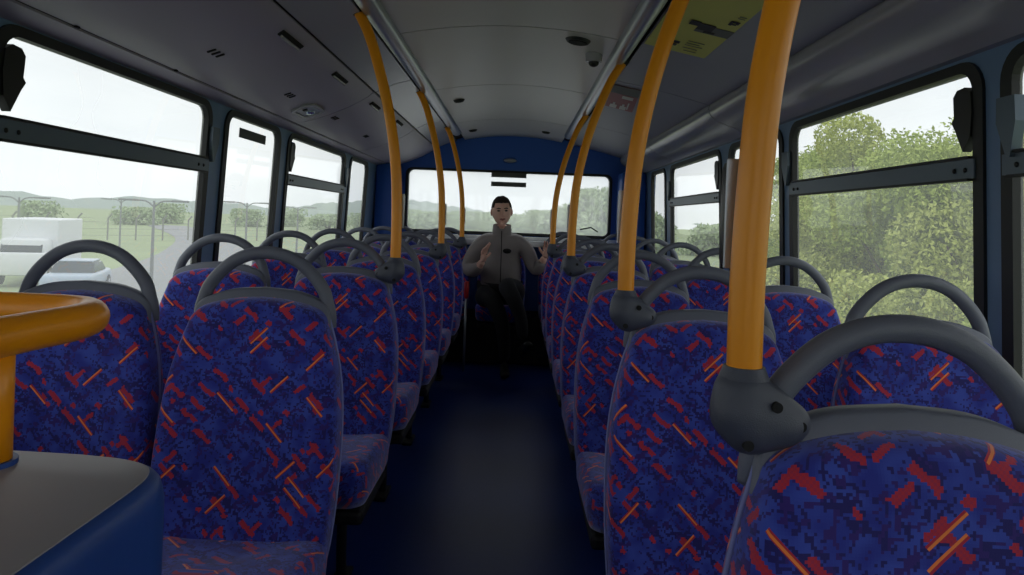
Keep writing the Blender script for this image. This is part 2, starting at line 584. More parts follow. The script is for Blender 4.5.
wi = 0
for side, xf, wins, top, sg in (('l', xl, LW, TOPL, -1), ('r', xr, RW, TOPR, 1)):
    for k, (a, b) in enumerate(wins):
        wi += 1
        fr = plate(rrect(a - G, SILL - G, b + G, top + G * .7, .075), [rrect(a, SILL, b, top, .05)],
                   lambda u, v: (xf(v) - sg * .008, u, v), lambda u, v: (xf(v) + sg * .016, u, v))
        wo_ = struct('window_%d' % wi, fr, 'gasket', None)
        wo_['label'] = 'black rubber framed bus window on the %s side' % ('left' if side == 'l' else 'right')
        gl = bmesh.new()
        vs = [gl.verts.new((xf(v) + sg * .010, u, v)) for u, v in rrect(a - .005, SILL - .005, b + .005, top + .005, .05)]
        gl.faces.new(vs)
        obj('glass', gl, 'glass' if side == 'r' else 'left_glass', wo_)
        if k in (0, 1, 3):   # sliding hopper: bar across with bolted ends, latches
            zb = (1.288, 1.333)
            bm = plate([(a - .01, zb[0]), (b + .026, zb[0]), (b + .026, zb[1]), (a - .01, zb[1])], [],
                       lambda u, v: (xf(v) - sg * .012, u, v), lambda u, v: (xf(v) + sg * .009, u, v))
            br = obj('transom_bar', bm, 'bar', wo_)
            bm = bmesh.new()
            x_ = xf(1.3) - sg * .014
            add_box(bm, (x_, (a + b) / 2, 1.337), (.014, b - a, .006))
            add_box(bm, (x_, (a + b) / 2, 1.2845), (.014, b - a, .006))
            obj('bar_lip', bm, 'gasket', br)
            bm = bmesh.new()
            for yy in (a + .02, a + .06, b - .02, b - .06):
                add_ball(bm, (xf(1.308) - sg * .013, yy, 1.308), (.004, .006, .006), 10)
            obj('bolt', bm, 'blackpl', br)
            # shield shaped latch at the front end of the upper pane
            sh = [(a + dx_, zz_) for dx_, zz_ in ((.030, 1.352), (.058, 1.405), (.072, 1.425), (.062, 1.435), (.064, 1.485), (.050, 1.500), (.020, 1.503), (.0, 1.49), (-.004, 1.44), (.004, 1.385))]
            bm = plate(sh, [], lambda u, v: (xf(v) - sg * .012, u, v), lambda u, v: (xf(v) + sg * .009, u, v))
            obj('latch', bm, 'blackpl', wo_)
            y_ = b + (.045 if side == 'l' or k else .0)
            sh = [(y_ - .028, 1.455), (y_ + .028, 1.455), (y_ + .030, 1.40), (y_, 1.325), (y_ - .012, 1.325), (y_ - .030, 1.40)]
            bm = plate(sh, [], lambda u, v: (xf(v) - sg * .022, u, v), lambda u, v: (xf(v), u, v))
            obj('latch_cover', bm, 'bar', wo_)
        if side == 'l' and k == 2:
            bm = plate([(a + .14, 1.452), (b - .14, 1.452), (b - .14, 1.492), (a + .14, 1.492)], [], lambda u, v: (xf(v) + .009 * sg, u, v), lambda u, v: (xf(v) + .005 * sg, u, v))
            obj('sticker', bm, 'blackpl', wo_)

# rear bulkhead with its wide window
prof = [(-1.28, 0), (1.18, 0), (1.18, 1.66), (.95, 1.76), (.6, 1.85), (.3, 1.90), (-.06, 1.93), (-.4, 1.89), (-.73, 1.80), (-.98, 1.68), (-1.28, 1.62)]
zt, zb_ = 1.555, 1.035
rear_hole = rrect(-.935, zb_, .79, zt, .05)
struct('wall_back', plate(prof, [rear_hole], lambda u, v: (u, 5.98, v), lambda u, v: (u, 6.06, v)), 'bluewall', None, 'deep blue rear bulkhead around the rear window')
# blue corner posts beside the rear window and a header lip
for i, (xa, xb) in enumerate(((-1.165, -.985), (.85, 1.06))):
    bm = bmesh.new()
    add_box(bm, ((xa + xb) / 2, 5.85, .80), (abs(xb - xa), .26, 1.56), .03)
    struct('trim_%d' % (9 + i), bm, 'bluewall', 40, 'blue corner post beside the rear window')
fr = plate(rrect(-.955, zb_ - .02, .81, zt + .012, .055), [rrect(-.93, zb_ + .006, .785, zt - .006, .045)], lambda u, v: (u, 5.967, v), lambda u, v: (u, 6.03, v))
w11 = struct('window_11', fr, 'gasket', None, 'wide rear window of the bus')
bm = bmesh.new()
bm.faces.new([bm.verts.new((u, 6.01, v)) for u, v in rrect(-.935, zb_, .79, zt, .045)])
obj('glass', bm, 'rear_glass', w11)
for zz in (1.530, 1.452):
    bm = box((-.075, 5.995, zz), (.30, .004, .040))
    obj('sticker', bm, 'inkgrey', w11)
bm = bmesh.new()
add_tube(bm, [(.55, 5.975, 1.09), (.64, 5.96, 1.11), (.70, 5.975, 1.075)], .006, 8)
obj('window_catch', bm, 'blackpl', w11)
bm = bmesh.new()
add_box(bm, (CX, 5.93, .995), (2.0, .10, .03), .006)
add_box(bm, (CX, 5.86, .955), (2.0, .06, .05), .01)
struct('trim_11', bm, 'ledge', 40, 'pale ledge under the rear window')
# small oval lamp in the header
t = thing('ceiling_marker', 'small oval lens in the blue header over the rear window', 'light', (-.07, 5.98, 1.655))
obj('lens', ball((0, -.004, 0), (.055, .012, .018)), 'rail', t, 0)
obj('bezel', tube([(.062 * math.cos(a), -.002, .024 * math.sin(a)) for a in np.linspace(0, 2 * PI, 25)], .004, 8, False), 'bluewall', t, 0)

# front end of the deck behind the camera: windscreen wall
bm = plate([(-1.3, 0), (1.2, 0), (1.2, 1.9), (-1.3, 1.9)], [rrect(-1.05, .75, .93, 1.62, .08)], lambda u, v: (u, Y0, v), lambda u, v: (u, Y0 - .06, v))
struct('wall_front', bm, 'wall', None, 'front wall of the upper deck')
fr = plate(rrect(-1.06, .74, .94, 1.63, .08), [rrect(-1.03, .77, .91, 1.60, .06)], lambda u, v: (u, Y0 + .01, v), lambda u, v: (u, Y0 - .05, v))
w12 = struct('window_12', fr, 'gasket', None, 'front windscreen of the upper deck')
bm = bmesh.new()
bm.faces.new([bm.verts.new((u, Y0 - .03, v)) for u, v in rrect(-1.04, .76, .92, 1.61, .06)])
obj('glass', bm, 'glass', w12)

# ------------------------------------------------------------------ ceiling fittings
def on_profile(pts, x):
    for (x0, z0), (x1, z1) in zip(pts[:-1], pts[1:]):
        if min(x0, x1) <= x <= max(x0, x1):
            t_ = (x - x0) / (x1 - x0)
            return z0 + (z1 - z0) * t_, math.atan2(z1 - z0, x1 - x0)
    return pts[0][1], 0
PL = [(-1.078, 1.576), (-1.03, 1.582), (-.98, 1.597), (-.90, 1.627), (-.82, 1.662), (-.76, 1.695), (-.727, 1.718), (-.708, 1.736)]
PR = [(.436, 1.812), (.55, 1.790), (.70, 1.757), (.868, 1.714)]

def px_at(x, y, X=None, Yh=None):
    """ray through a photo pixel met with a height profile"""
    rx, ry = x - 516, y - 220
    return rx + ry * S, ry - rx * S
def hit(x, y, pts):
    a, b_ = px_at(x, y)
    best = None
    for z in np.arange(.6, 6, .004):
        X = a * z / F
        Z = EYE - b_ * z / F
        zz, sl = on_profile(pts, X)
        if min(pts[0][0], pts[-1][0]) <= X <= max(pts[0][0], pts[-1][0]):
            d = abs(Z - zz)
            if best is None or d < best[0]:
                best = (d, X, z, zz, sl)
    return best[1:]

# dark oblong pulls on the left panel
pulls = [(291, 40, 'nearest the camera'), (340, 78, 'second from the camera'), (375, 106, 'beside the top of the front left pole'), (399, 123, 'far down the bus')]
first = None
for i, (x, y, wh) in enumerate(pulls):
    X, Yd, Z, sl = hit(x, y, PL)
    lab = 'black oblong pull in the left ceiling panel, ' + wh
    if first is None:
        first = thing('panel_pull', lab, 'pull', (X, Yd, Z), 0, 'pulls along the left ceiling panel')
        first.rotation_euler = (0, -sl, 0)
        obj('recess', box((0, 0, -.002), (.026, .20, .008), .004), 'gap', first)
        obj('bar', box((-.007, 0, -.009), (.010, .18, .008), .003), 'duct', first)
    else:
        d = dup(first, (X, Yd, Z), lab)
        d.rotation_euler = (0, -sl, 0)
# slots in threes
for i, (x, y, wh) in enumerate([(216, 53, 'nearest the camera'), (290, 95, 'ahead of the reading light'), (335, 118, 'just behind the reading light'), (366, 136, 'farthest down the bus')]):
    X, Yd, Z, sl = hit(x, y, PL)
    t = thing('vent_slots', 'three short dark vent slots in the left ceiling panel, ' + wh, 'vent', (X, Yd, Z), 0, 'slot vents in the left ceiling panel')
    t.rotation_euler = (0, -sl, 0)
    for k in (-1, 0, 1):
        obj('slot', box((0, k * .030, -.001), (.028, .009, .006), .002), 'gap', t)
# reading light
X, Yd, Z, sl = hit(308, 110, PL)
t = thing('reading_light', 'clear rounded reading light set in the left ceiling panel', 'light', (X, Yd, Z))
t.rotation_euler = (0, -sl, 0)
obj('surround', plate(rrect(-.055, -.11, .055, .11, .04), [rrect(-.04, -.09, .04, .09, .03)], lambda u, v: (u, v, -.001), lambda u, v: (u, v, -.010)), 'duct', t)
ln = obj('lens', plate(rrect(-.038, -.088, .038, .088, .03), [], lambda u, v: (u, v, -.001), lambda u, v: (u, v, -.007)), 'rail', t)
obj('switch', box((0, -.05, -.009), (.02, .02, .008), .003), 'blackpl', t)
obj('bulb_cup', ball((0, .03, -.008), (.02, .035, .008)), 'chrome', t, 0)
for i, (x, y, wh) in enumerate([(77, 36.5, 'near the camera'), (176, 77, 'above the first window pillar')]):
    X, Yd, Z, sl = hit(x, y, PL)
    o = obj('panel_latch', box((0, 0, 0), (.008, .016, .006), .002), 'gap')
    o.location = (X, Yd, Z - .002)
    tag(o, 'tiny dark panel latch over the left windows, ' + wh, 'latch', 'tiny latches over the left windows')

# round speakers in the centre ceiling
for i, (x, y, r_, wh) in enumerate([(578, 40, .050, 'beside the domed camera'), (459, 100, .034, 'midway down the bus'), (473, 130, .034, 'left of a pair near the rear'), (546, 132, .034, 'right of a pair near the rear')]):
    X, Yd, Z, sl = hit(x, y, centre)
    t = thing('ceiling_speaker', 'round black speaker grille in the centre ceiling, ' + wh, 'speaker', (X, Yd, Z), 0, 'round grilles in the centre ceiling')
    t.rotation_euler = (0, -sl, 0)
    bm = bmesh.new()
    bmesh.ops.create_cone(bm, cap_ends=True, segments=32, radius1=r_ * .85, radius2=r_, depth=.010, matrix=Matrix.Translation((0, 0, -.005)))
    obj('rim', bm, 'gasket', t, 30)
    bm = bmesh.new()
    bmesh.ops.create_cone(bm, cap_ends=True, segments=32, radius1=r_ * .7, radius2=r_ * .75, depth=.004, matrix=Matrix.Translation((0, 0, -.011)))
    obj('grille', bm, 'gap', t, 30)
# dome camera
X, Yd, Z, sl = hit(594, 54, centre)
t = thing('dome_camera', 'small grey domed security camera on the ceiling beside the right rail', 'camera', (X, Yd, Z))
bm = bmesh.new()
bmesh.ops.create_cone(bm, cap_ends=True, segments=28, radius1=.032, radius2=.036, depth=.034, matrix=Matrix.Translation((0, 0, -.017)))
obj('housing', bm, 'duct', t, 30)
obj('dome', ball((0, 0, -.036), (.022, .022, .018)), 'blackpl', t, 0)

# posters on the right panel
def flat_sign(px_corners, pts, th=.0015):
    P3 = [Vector((h[0], h[1], h[2] - .002)) for h in (hit(x, y, pts) for x, y in px_corners)]
    return P3
def quad(P3, name, m_, parent=None, off=.0, th=.0015, sub=None):
    a, b_, c_, d_ = P3
    if sub:
        u0, v0, u1, v1 = sub
        f = lambda u, v: (a * (1 - u) + b_ * u) * (1 - v) + (d_ * (1 - u) + c_ * u) * v
        a, b_, c_, d_ = f(u0, v0), f(u1, v0), f(u1, v1), f(u0, v1)
    bm = bmesh.new()
    dn = Vector((0, 0, -1))
    lo = [bm.verts.new(p + dn * (off + th)) for p in (a, b_, c_, d_)]
    hi = [bm.verts.new(p + dn * off) for p in (a, b_, c_, d_)]
    bm.faces.new(lo)
    bm.faces.new(hi[::-1])
    for i in range(4):
        bm.faces.new((lo[i], lo[(i + 1) % 4], hi[(i + 1) % 4], hi[i]))
    return obj(name, bm, m_, parent)
P3 = [Vector((.44, 1.70, 1.809)), Vector((.66, 1.70, 1.7635)), Vector((.66, 2.54, 1.7635)), Vector((.44, 2.54, 1.809))]
t = thing('ceiling_poster', 'faded yellow paper poster on the right ceiling panel above the second pole', 'poster')
quad(P3, 'sheet', 'poster', t)
quad(P3, 'band', 'inkgrey', t, .002, .001, (.50, .58, 1.0, .67))
for s_ in ((.36, .55, .50, .60), (.50, .56, .72, .635), (.62, .64, .78, .66), (.82, .46, .86, .51), (.90, .46, .94, .49), (.84, .46, .92, .475), (.84, .49, .92, .502), (.36, .84, .46, .87), (.36, .88, .44, .91)):
    quad(P3, 'lettering', 'ink', t, .0035, .001, s_)
for s_ in ((.55, .80, .8, .806), (.55, .83, .75, .836), (.55, .86, .82, .866), (.55, .90, .78, .906), (.6, .94, .8, .946), (.86, .40, .95, .405), (.86, .42, .95, .425)):
    quad(P3, 'text_line', 'inkgrey', t, .0035, .001, s_)
sp = [(614, 84), (641, 90), (632, 112), (605, 105)]
P3 = flat_sign(sp, [(.41, 1.812)] + PR)
t = thing('ceiling_notice', 'dark red notice with white pictograms on the ceiling between two poles', 'sign')
quad(P3, 'sheet', 'sign_red', t)
quad(P3, 'header_band', 'inkgrey', t, .002, .001, (0, 0, 1, .30))
quad(P3, 'header_bar', 'white', t, .0035, .001, (.45, .34, .85, .46))
for s_ in ((.14, .80, .38, .96), (.22, .70, .30, .82), (.50, .80, .72, .96), (.56, .70, .64, .82), (.74, .60, .79, .90)):
    quad(P3, 'pictogram', 'white', t, .0035, .001, s_)

# ------------------------------------------------------------------ seats
def outline(half, zc=None):
    """closed outline from a list of (halfwidth, z) bottom to top"""
    r = [(w_, z) for w_, z in half]
    l = [(-w_, z) for w_, z in half[::-1] if w_ > 1e-6]
    return r + l

def smooth_half(pts, n=5):
    c = catmull([(a, b_, 0) for a, b_ in pts], n)
    return [(max(0, v.x), v.y) for v in c]
FAB = smooth_half([(.10, .405), (.168, .41), (.184, .44), (.192, .54), (.193, .65), (.189, .73), (.179, .80), (.164, .86), (.151, .90), (.142, .922), (.118, .939), (.06, .953), (.0, .958)])
SHL = smooth_half([(.10, .41), (.160, .418), (.176, .45), (.185, .54), (.187, .65), (.184, .73), (.174, .80), (.161, .86), (.153, .90), (.149, .925), (.141, .942), (.120, .956), (.07, .972), (.0, .978)])

def lean(z):                      # backrest lower part comes forward
    return -.105 * ((1.0 - z) / .6) ** 1.25 if z < 1 else 0.0

def pillow(bm, half, rings, cz, uvl, yoff=0):
    ol = outline(half)
    prev = None
    for s_, y in rings:
        cur = []
        for x, z in ol:
            zz = cz + (z - cz) * s_
            v = bm.verts.new((x * s_, y + yoff + lean(zz), zz))
            cur.append(v)
        if prev:
            for i in range(len(ol)):
                j = (i + 1) % len(ol)
                bm.faces.new((prev[i], prev[j], cur[j], cur[i]))
        prev = cur
    bm.faces.new(prev)

def set_uv(bm, f):
    uvl = bm.loops.layers.uv.new('UVMap')
    for fc in bm.faces:
        for lp in fc.loops:
            lp[uvl].uv = f(lp.vert.co)

def seat_parts(t, handle=True):
    # plastic shell
    bm = bmesh.new()
    ol = outline(SHL)
    rings = [(.86, .024), (.97, .018), (1.0, .006), (1.0, -.014), (.985, -.018)]
    pillow(bm, SHL, rings, .68, None)
    bm2 = bm
    # rear face cap
    bm2.faces.new([v for v in list(bm2.verts)[:len(ol)]][::-1])
    shell = obj('seat_shell', bm2, 'greypl', t, 50)
    # padded fabric front
    bm = bmesh.new()
    pillow(bm, FAB, [(.985, .018), (1.0, .008), (1.003, -.020), (.997, -.034), (.985, -.045), (.955, -.053), (.90, -.057), (.80, -.056), (.62, -.050), (.4, -.046), (.2, -.044)], .68, None)
    def wrap(c):
        d = max(0, c.y - lean(c.z) + .050)
        return (c.x + (1 if c.x > 0 else -1) * d * min(1, abs(c.x) / .12) + 10, c.z + d * max(0, min(1, (c.z - .85) / .08)) + 10)
    set_uv(bm, wrap)
    back = obj('backrest', bm, 'fabric', t, 0)
    # piping between fabric and shell
    ol = outline(FAB)
    pts = [(x * 1.010, -.004 + lean(z), .68 + (z - .68) * 1.004) for x, z in ol if z < .925]
    k0 = next(i for i in range(len(pts) - 1) if pts[i][0] > 0 and pts[i + 1][0] < 0)
    right_side, left_side = pts[:k0 + 1], pts[k0 + 1:]
    bm = bmesh.new()
    add_tube(bm, right_side, .0028, 6)
    add_tube(bm, left_side, .0028, 6)
    obj('piping', bm, 'fabric_edge', back, 0)
    # cushion
    bm = bmesh.new()
    base = rrect(-.198, -.475, .198, -.06, .06, 6)
    prev = None
    first_ = None
    cyc = -.25
    for s_, z, dy in ((.80, .335, .03), (.93, .345, .02), (.985, .375, .006), (1.0, .41, 0), (.995, .437, 0), (.975, .453, 0), (.93, .462, 0), (.8, .464, 0), (.5, .460, 0), (.2, .458, 0)):
        cur = []
        for x, y in base:
            cur.append(bm.verts.new((x * s_ * .95, cyc + (y - cyc) * s_ + dy, z + .012 - .02 * (-.06 - y) * 0 + .018 * ((-.06 - y) / .415) * (1 if z > .4 else .6))))
        if prev:
            for i in range(len(base)):
                j = (i + 1) % len(base)
                bm.faces.new((prev[i], prev[j], cur[j], cur[i]))
        else:
            bm.faces.new(cur[::-1])
        prev = cur
    bm.faces.new(prev)
    set_uv(bm, lambda c: (c.x + (1 if c.x > 0 else -1) * (.46 - c.z) * .9 + 20, c.y + c.z * .9 + 4))
    obj('cushion', bm, 'fabric', t, 0)
    # pan and legs
    bm = bmesh.new()
    add_box(bm, (0, -.22, .325), (.34, .36, .04), .012)
    obj('seat_pan', bm, 'pan', t)
    for sx in (-1, 1):
        bm = bmesh.new()
        add_tube(bm, [(sx * .05, -.12, .31), (sx * .05, -.10, .02)], .016, 10)
        add_box(bm, (sx * .05, -.10, .008), (.05, .14, .016), .004)
        obj('leg', bm, 'pan', t, 40)
    if handle:
        half = [(.1515, .002, .892), (.1475, 0, .915), (.139, -.001, .945), (.129, 0, .975), (.106, 0, 1.006), (.074, 0, 1.034), (.038, 0, 1.050), (0, 0, 1.055)]
        pts = half + [(-a, b_, c_) for a, b_, c_ in half[-2::-1]]
        cp = catmull(pts, 4)
        n = len(cp)
        rad = [min(.0145, .0085 + .006 * (min(i, n - 1 - i) / 6)) for i in range(n)]
        hb = tube(cp, rad, 14)
        obj('grab_handle', hb, 'greypl', t, 0)

rows_L = [1.575, 2.29, 2.975, 3.675, 4.375, 5.07]
rows_R = [.71, 1.47, 2.20, 2.87, 3.57, 4.27, 4.97]
ordn = ['front', 'second', 'third', 'fourth', 'fifth', 'sixth', 'seventh']
proto = thing('bus_seat', 'x', 'seat', (0, 0, 0), 0, 'blue patterned bus seats')
seat_parts(proto)
used = [False]
def place(x, y, label):
    if not used[0]:
        used[0] = True
        proto.location = (x, y, 0)
        proto['label'] = label
        return proto
    return dup(proto, (x, y, 0), label)
poleL = {1: 'front left', 3: 'middle left', 5: 'rear left'}
poleR = {0: 'nearest right', 1: 'second right', 3: 'third right', 5: 'rearmost right'}
for i, y in enumerate(rows_L):
    ext = (', carrying the %s pole' % poleL[i]) if i in poleL else ', no pole on it'
    if i == 0: ext = ', large, behind the stair box'
    place(-.555, y, 'blue patterned aisle seat, %s in the left row%s' % (ordn[i], ext))
    place(-.955, y, 'red and blue patterned seat by the left windows, %s row from the camera' % ordn[i])
for i, y in enumerate(rows_R):
    ext = (', carrying the %s pole' % poleR[i]) if i in poleR else ', no pole on it'
    place(.395, y, 'blue patterned aisle seat, %s in the right row%s' % (ordn[i], ext))
    if i: place(.848, y, 'red and blue patterned seat by the right windows, %s row from the camera' % ordn[i])
# rear bench of five
struct('trim_12', merge([box((CX, 5.78, .19), (2.2, .40, .38), .01)]), 'pan', None, 'black plinth under the rear bench')
for x, lab in ((-.955, 'rear bench seat in the left corner under the rear window'), (-.555, 'rear bench seat at the left elbow of the seated man'), (.395, 'rear bench seat on the right of the seated man'), (.848, 'rear bench seat in the right corner under the rear window')):
    dup(proto, (x, 5.80, 0), lab)
dup(proto, (-.10, 5.80, 0), 'middle rear bench seat under the seated man, without grab handle', drop=('grab_handle',))

# ------------------------------------------------------------------ poles
def pole_path(X, Y, sg, X1, Z1):
    xs = X
    pts = [(xs, .995), (xs, 1.08), (xs + sg * .002, 1.16), (xs + sg * .006, 1.25), (xs + sg * .014, 1.34), (xs + sg * .024, 1.42), (xs + sg * .045, 1.52)]
    d = abs(X1 - X)
    pts = [(X, .99), (X, 1.10), (X + sg * d * .02, 1.20), (X + sg * d * .055, 1.29), (X + sg * d * .14, 1.39), (X + sg * d * .28, 1.50), (X + sg * d * .47, 1.61), (X + sg * d * .73, 1.73), (X1, Z1)]
    return [Vector((a, Y, b_)) for a, b_ in catmull2(pts)]
def catmull2(p):
    return [(v.x, v.y) for v in catmull([(a, b_, 0) for a, b_ in p], 5)]
def make_pole(X, Y, side, X1, Z1, label):
    sg = side
    t = thing('grab_pole', label, 'pole', (X, Y, .94), 0, 'yellow grab poles on the aisle seats')
    path = [p - Vector((X, Y, .94)) for p in pole_path(X, Y, sg, X1, Z1)]
    obj('pole', tube(path, .0172, 20), 'yellow', t, 40)
    # swollen grey clamp: hull of three balls, remeshed smooth
    bm = bmesh.new()
    for c, r in (((-sg * .002, -.001, .046), .0285), ((-sg * .002, -.002, .028), .0315), ((sg * .006, -.004, .015), .028), ((sg * .036, -.005, .018), .0235), ((sg * .046, -.003, .020), .0205)):
        add_ball(bm, c, (r, r * .95, r), 18)
    bmesh.ops.convex_hull(bm, input=bm.verts)
    bmesh.ops.delete(bm, geom=[v for v in bm.verts if not v.link_faces], context='VERTS')
    cl = obj('clamp', bm, 'darkpl', t)
    md = cl.modifiers.new('r', 'REMESH')
    md.mode = 'VOXEL'
    md.voxel_size = .003
    md.use_smooth_shade = True
    ms = cl.modifiers.new('s', 'SMOOTH')
    ms.factor = .7
    ms.iterations = 6
    obj('collar', tube([(0, 0, .062), (0, 0, .0735)], [.0245, .0200], 20), 'darkpl', t, 30)
    for c in ((sg * .024, -.0262, .040), (sg * .051, -.0178, .020), (-sg * .002, -.0255, .002)):
        s_ = bmesh.new()
        bmesh.ops.create_cone(s_, cap_ends=True, segments=16, radius1=.0052, radius2=.0052, depth=.006, matrix=Matrix.Translation(c) @ Matrix.Rotation(PI / 2, 4, 'X'))
        obj('screw_hole', s_, 'gap', cl, 30)
    # stop button box on the rear of the pole
    bm = bmesh.new()
    add_box(bm, (-sg * .004, .030, .225), (.030, .028, .110), .008)
    bx = obj('bell_push', bm, 'blackpl', t, 40)
    obj('bell_push_edge', box((-sg * .012, .017, .225), (.016, .004, .112), .001), 'rail', bx)
    # ceiling socket
    e = path[-1]
    obj('socket', tube([e + Vector((-sg * .006, 0, -.012)), e + Vector((sg * .004, 0, .014))], [.020, .026], 16), 'gap', t, 30)
    return t
make_pole(-.387, 2.276, -1, -.54, 1.812, 'nearest of the three yellow poles on the left aisle seats')
make_pole(-.387, 3.663, -1, -.535, 1.812, 'yellow curved pole on the left, middle of the left three')
make_pole(-.387, 5.058, -1, -.53, 1.812, 'thin looking yellow curved pole on the left, rearmost of the left three')
make_pole(.233, .698, 1, .42, 1.815, 'thickest looking yellow pole, on the right seat nearest the camera')
make_pole(.234, 1.458, 1, .42, 1.815, 'yellow pole at the right running off the top edge, beside the yellow poster')
make_pole(.230, 2.858, 1, .415, 1.815, 'yellow curved pole in front of the right edge of the rear window')
make_pole(.228, 4.258, 1, .41, 1.815, 'rearmost yellow pole of the right row, next to the seated man')

# ------------------------------------------------------------------ stair box and yellow rail
BT = .906
t = thing('stair_box', 'low stair enclosure with grey top and blue sides at the left foreground', 'stair enclosure', (-.70, .36, 0))
def shift(pts): return [(x + .70, y - .36) for x, y in pts]
# plan outline (x,y): rear right corner rounded
plan = [(-1.12, .02), (-.307, .02), (-.307, .30), (-.307, .50), (-.307, .60), (-.311, .635), (-.326, .665), (-.360, .684), (-.41, .693), (-.50, .698), (-.80, .70), (-1.12, .70)]
pl = [(v.x, v.y) for v in catmull([(a, b_, 0) for a, b_ in plan[4:9]], 4)]
plan = plan[:4] + pl + plan[9:]
def ringed(plan, levels, mname, nm, parent):
    bm = bmesh.new()
    cx_ = sum(p[0] for p in plan) / len(plan)
    cy_ = sum(p[1] for p in plan) / len(plan)
    prev = None
    for ins, z in levels:
        cur = []
        n = len(plan)
        for i, p in enumerate(plan):
            a = Vector(plan[i - 1]); b_ = Vector(plan[(i + 1) % n]); q = Vector(p)
            e1 = (q - a).normalized(); e2 = (b_ - q).normalized()
            nn = Vector((-(e1 + e2).y, (e1 + e2).x)).normalized()
            q = q + nn * ins
            cur.append(bm.verts.new((q.x, q.y, z)))
        if prev:
            for i in range(n):
                j = (i + 1) % n
                bm.faces.new((prev[i], prev[j], cur[j], cur[i]))
        else:
            bm.faces.new(cur[::-1])
        prev = cur
    bm.faces.new(prev)
    return obj(nm, bm, mname, parent, 40)
plan = shift(plan)
ringed(plan, [(0, 0), (0, BT - .026), (.0015, BT - .018), (.004, BT - .009), (.009, BT - .003), (.014, BT - .001)], 'boxside', 'body', t)
ringed(plan, [(.013, BT - .003), (.0135, BT), (.016, BT + .0012)], 'boxtop', 'top', t)
bm = bmesh.new()
add_ball(bm, (.21, .225, BT), (.024, .020, .008))
obj('fixing_cup', bm, 'chrome', t, 0)

ry = 1.15 - .122
t = thing('hand_rail', 'thick yellow looped hand rail with post on the stair box, left foreground', 'rail', (-.5, .64, BT))
pts = [(-.46, -.10, ry - .10), (-.46, -.02, ry), (-.46, .20, ry), (-.46, .45, ry), (-.458, .58, ry), (-.452, .66, ry), (-.446, .71, ry), (-.453, .752, ry), (-.482, .783, ry), (-.535, .792, ry), (-.65, .79, ry), (-.85, .79, ry), (-1.10, .79, ry)]
off = Vector((-.5, .64, BT))
obj('rail', tube([p - off for p in catmull(pts, 6)], .0185, 20), 'yellow', t, 0)
obj('post', tube([Vector((-.474, .642, BT - .002)) - off, Vector((-.468, .632, ry)) - off], .0175, 20), 'yellow', t, 0)
obj('post_collar', tube([Vector((-.474, .642, BT - .002)) - off, Vector((-.474, .642, BT + .006)) - off], .022, 20), 'boxside', t, 30)

# red armrest at the rear
t = thing('armrest_post', 'red padded grip on a silver stalk beside the seated man', 'grip', (-.352, 5.26, 0))
obj('grip', tube([(0, 0, .545), (0, 0, .56), (0, 0, .665), (0, 0, .675)], [.010, .017, .018, .010], 12), 'red', t, 0)
obj('stalk', tube([(0, 0, .0), (0, 0, .55)], .009, 10), 'rail', t, 0)

# ------------------------------------------------------------------ person
def skin_mesh(name, verts, edges, radii, material, parent, sub=2, root=0):
    me = bpy.data.meshes.new(name)
    me.from_pydata([tuple(v) for v in verts], edges, [])
    o = bpy.data.objects.new(name, me)
    C.objects.link(o)
    o.parent = parent
    sk = o.modifiers.new('skin', 'SKIN')
    sk.use_smooth_shade = True
    sd = o.modifiers.new('sub', 'SUBSURF')
    sd.levels = sub
    sd.render_levels = sub
    for i, r in enumerate(radii):
        sv = me.skin_vertices[0].data[i]
        sv.radius = (r, r) if not isinstance(r, tuple) else r
        sv.use_root = (i == root)
    me.materials.append(M[material])
    return o

def chain(pts, rads, verts, edges, radii, start=None):
    prev = start
    for p, r in zip(pts, rads):
        verts.append(Vector(p))
        radii.append(r)
        i = len(verts) - 1
        if prev is not None: edges.append((prev, i))
        prev = i
    return prev

# local frame: origin on the floor under the pelvis, facing -Y
PX, PY = -.105, 5.575
man = thing('person', 'seated man in grey jacket and black trousers, hand raised, on the rear bench', 'person', (PX, PY, 0))
# ---- body (one continuous surface under the clothes)
V, E, R = [], [], []
hip = chain([(0, .03, .53)], [(.11, .085)], V, E, R)
chest = chain([(0, .04, .66), (0, .045, .80), (-.0, .045, .93), (0, .035, 1.01)], [(.11, .08), (.12, .08), (.10, .07), (.06, .05)], V, E, R, hip)
neck = chain([(-.003, .025, 1.06), (-.008, .012, 1.115)], [(.054, .056), (.052, .055)], V, E, R, chest)
# arms
ra = chain([(-.165, .045, .965), (-.235, .03, .86), (-.265, .01, .735), (-.19, -.16, .745), (-.135, -.235, .83)], [.040, .042, .036, .034, .028], V, E, R, hip + 2)
la = chain([(.165, .045, .965), (.235, .03, .86), (.275, .00, .735), (.315, -.03, .80), (.345, -.055, .87)], [.040, .042, .036, .034, .028], V, E, R, hip + 2)
body = skin_mesh('body', V, E, R, 'skin', man, 2)

# ---- jacket
V, E, R = [], [], []
j0 = chain([(0, .03, .555)], [(.175, .135)], V, E, R)
chain([(0, .04, .66), (0, .045, .78), (0, .045, .90), (0, .042, .985), (0, .032, 1.035)], [(.172, .135), (.188, .135), (.178, .12), (.115, .095), (.075, .075)], V, E, R, j0)
top = 5
chain([(-.155, .045, .955), (-.225, .03, .865), (-.268, .01, .742), (-.20, -.15, .742), (-.15, -.215, .80)], [.080, .074, .066, .056, .046], V, E, R, 4)
chain([(.155, .045, .955), (.225, .03, .865), (.278, .0, .742), (.305, -.02, .785), (.335, -.045, .838)], [.080, .074, .066, .056, .046], V, E, R, 4)
jk = skin_mesh('jacket', V, E, R, 'jacket', man, 2)
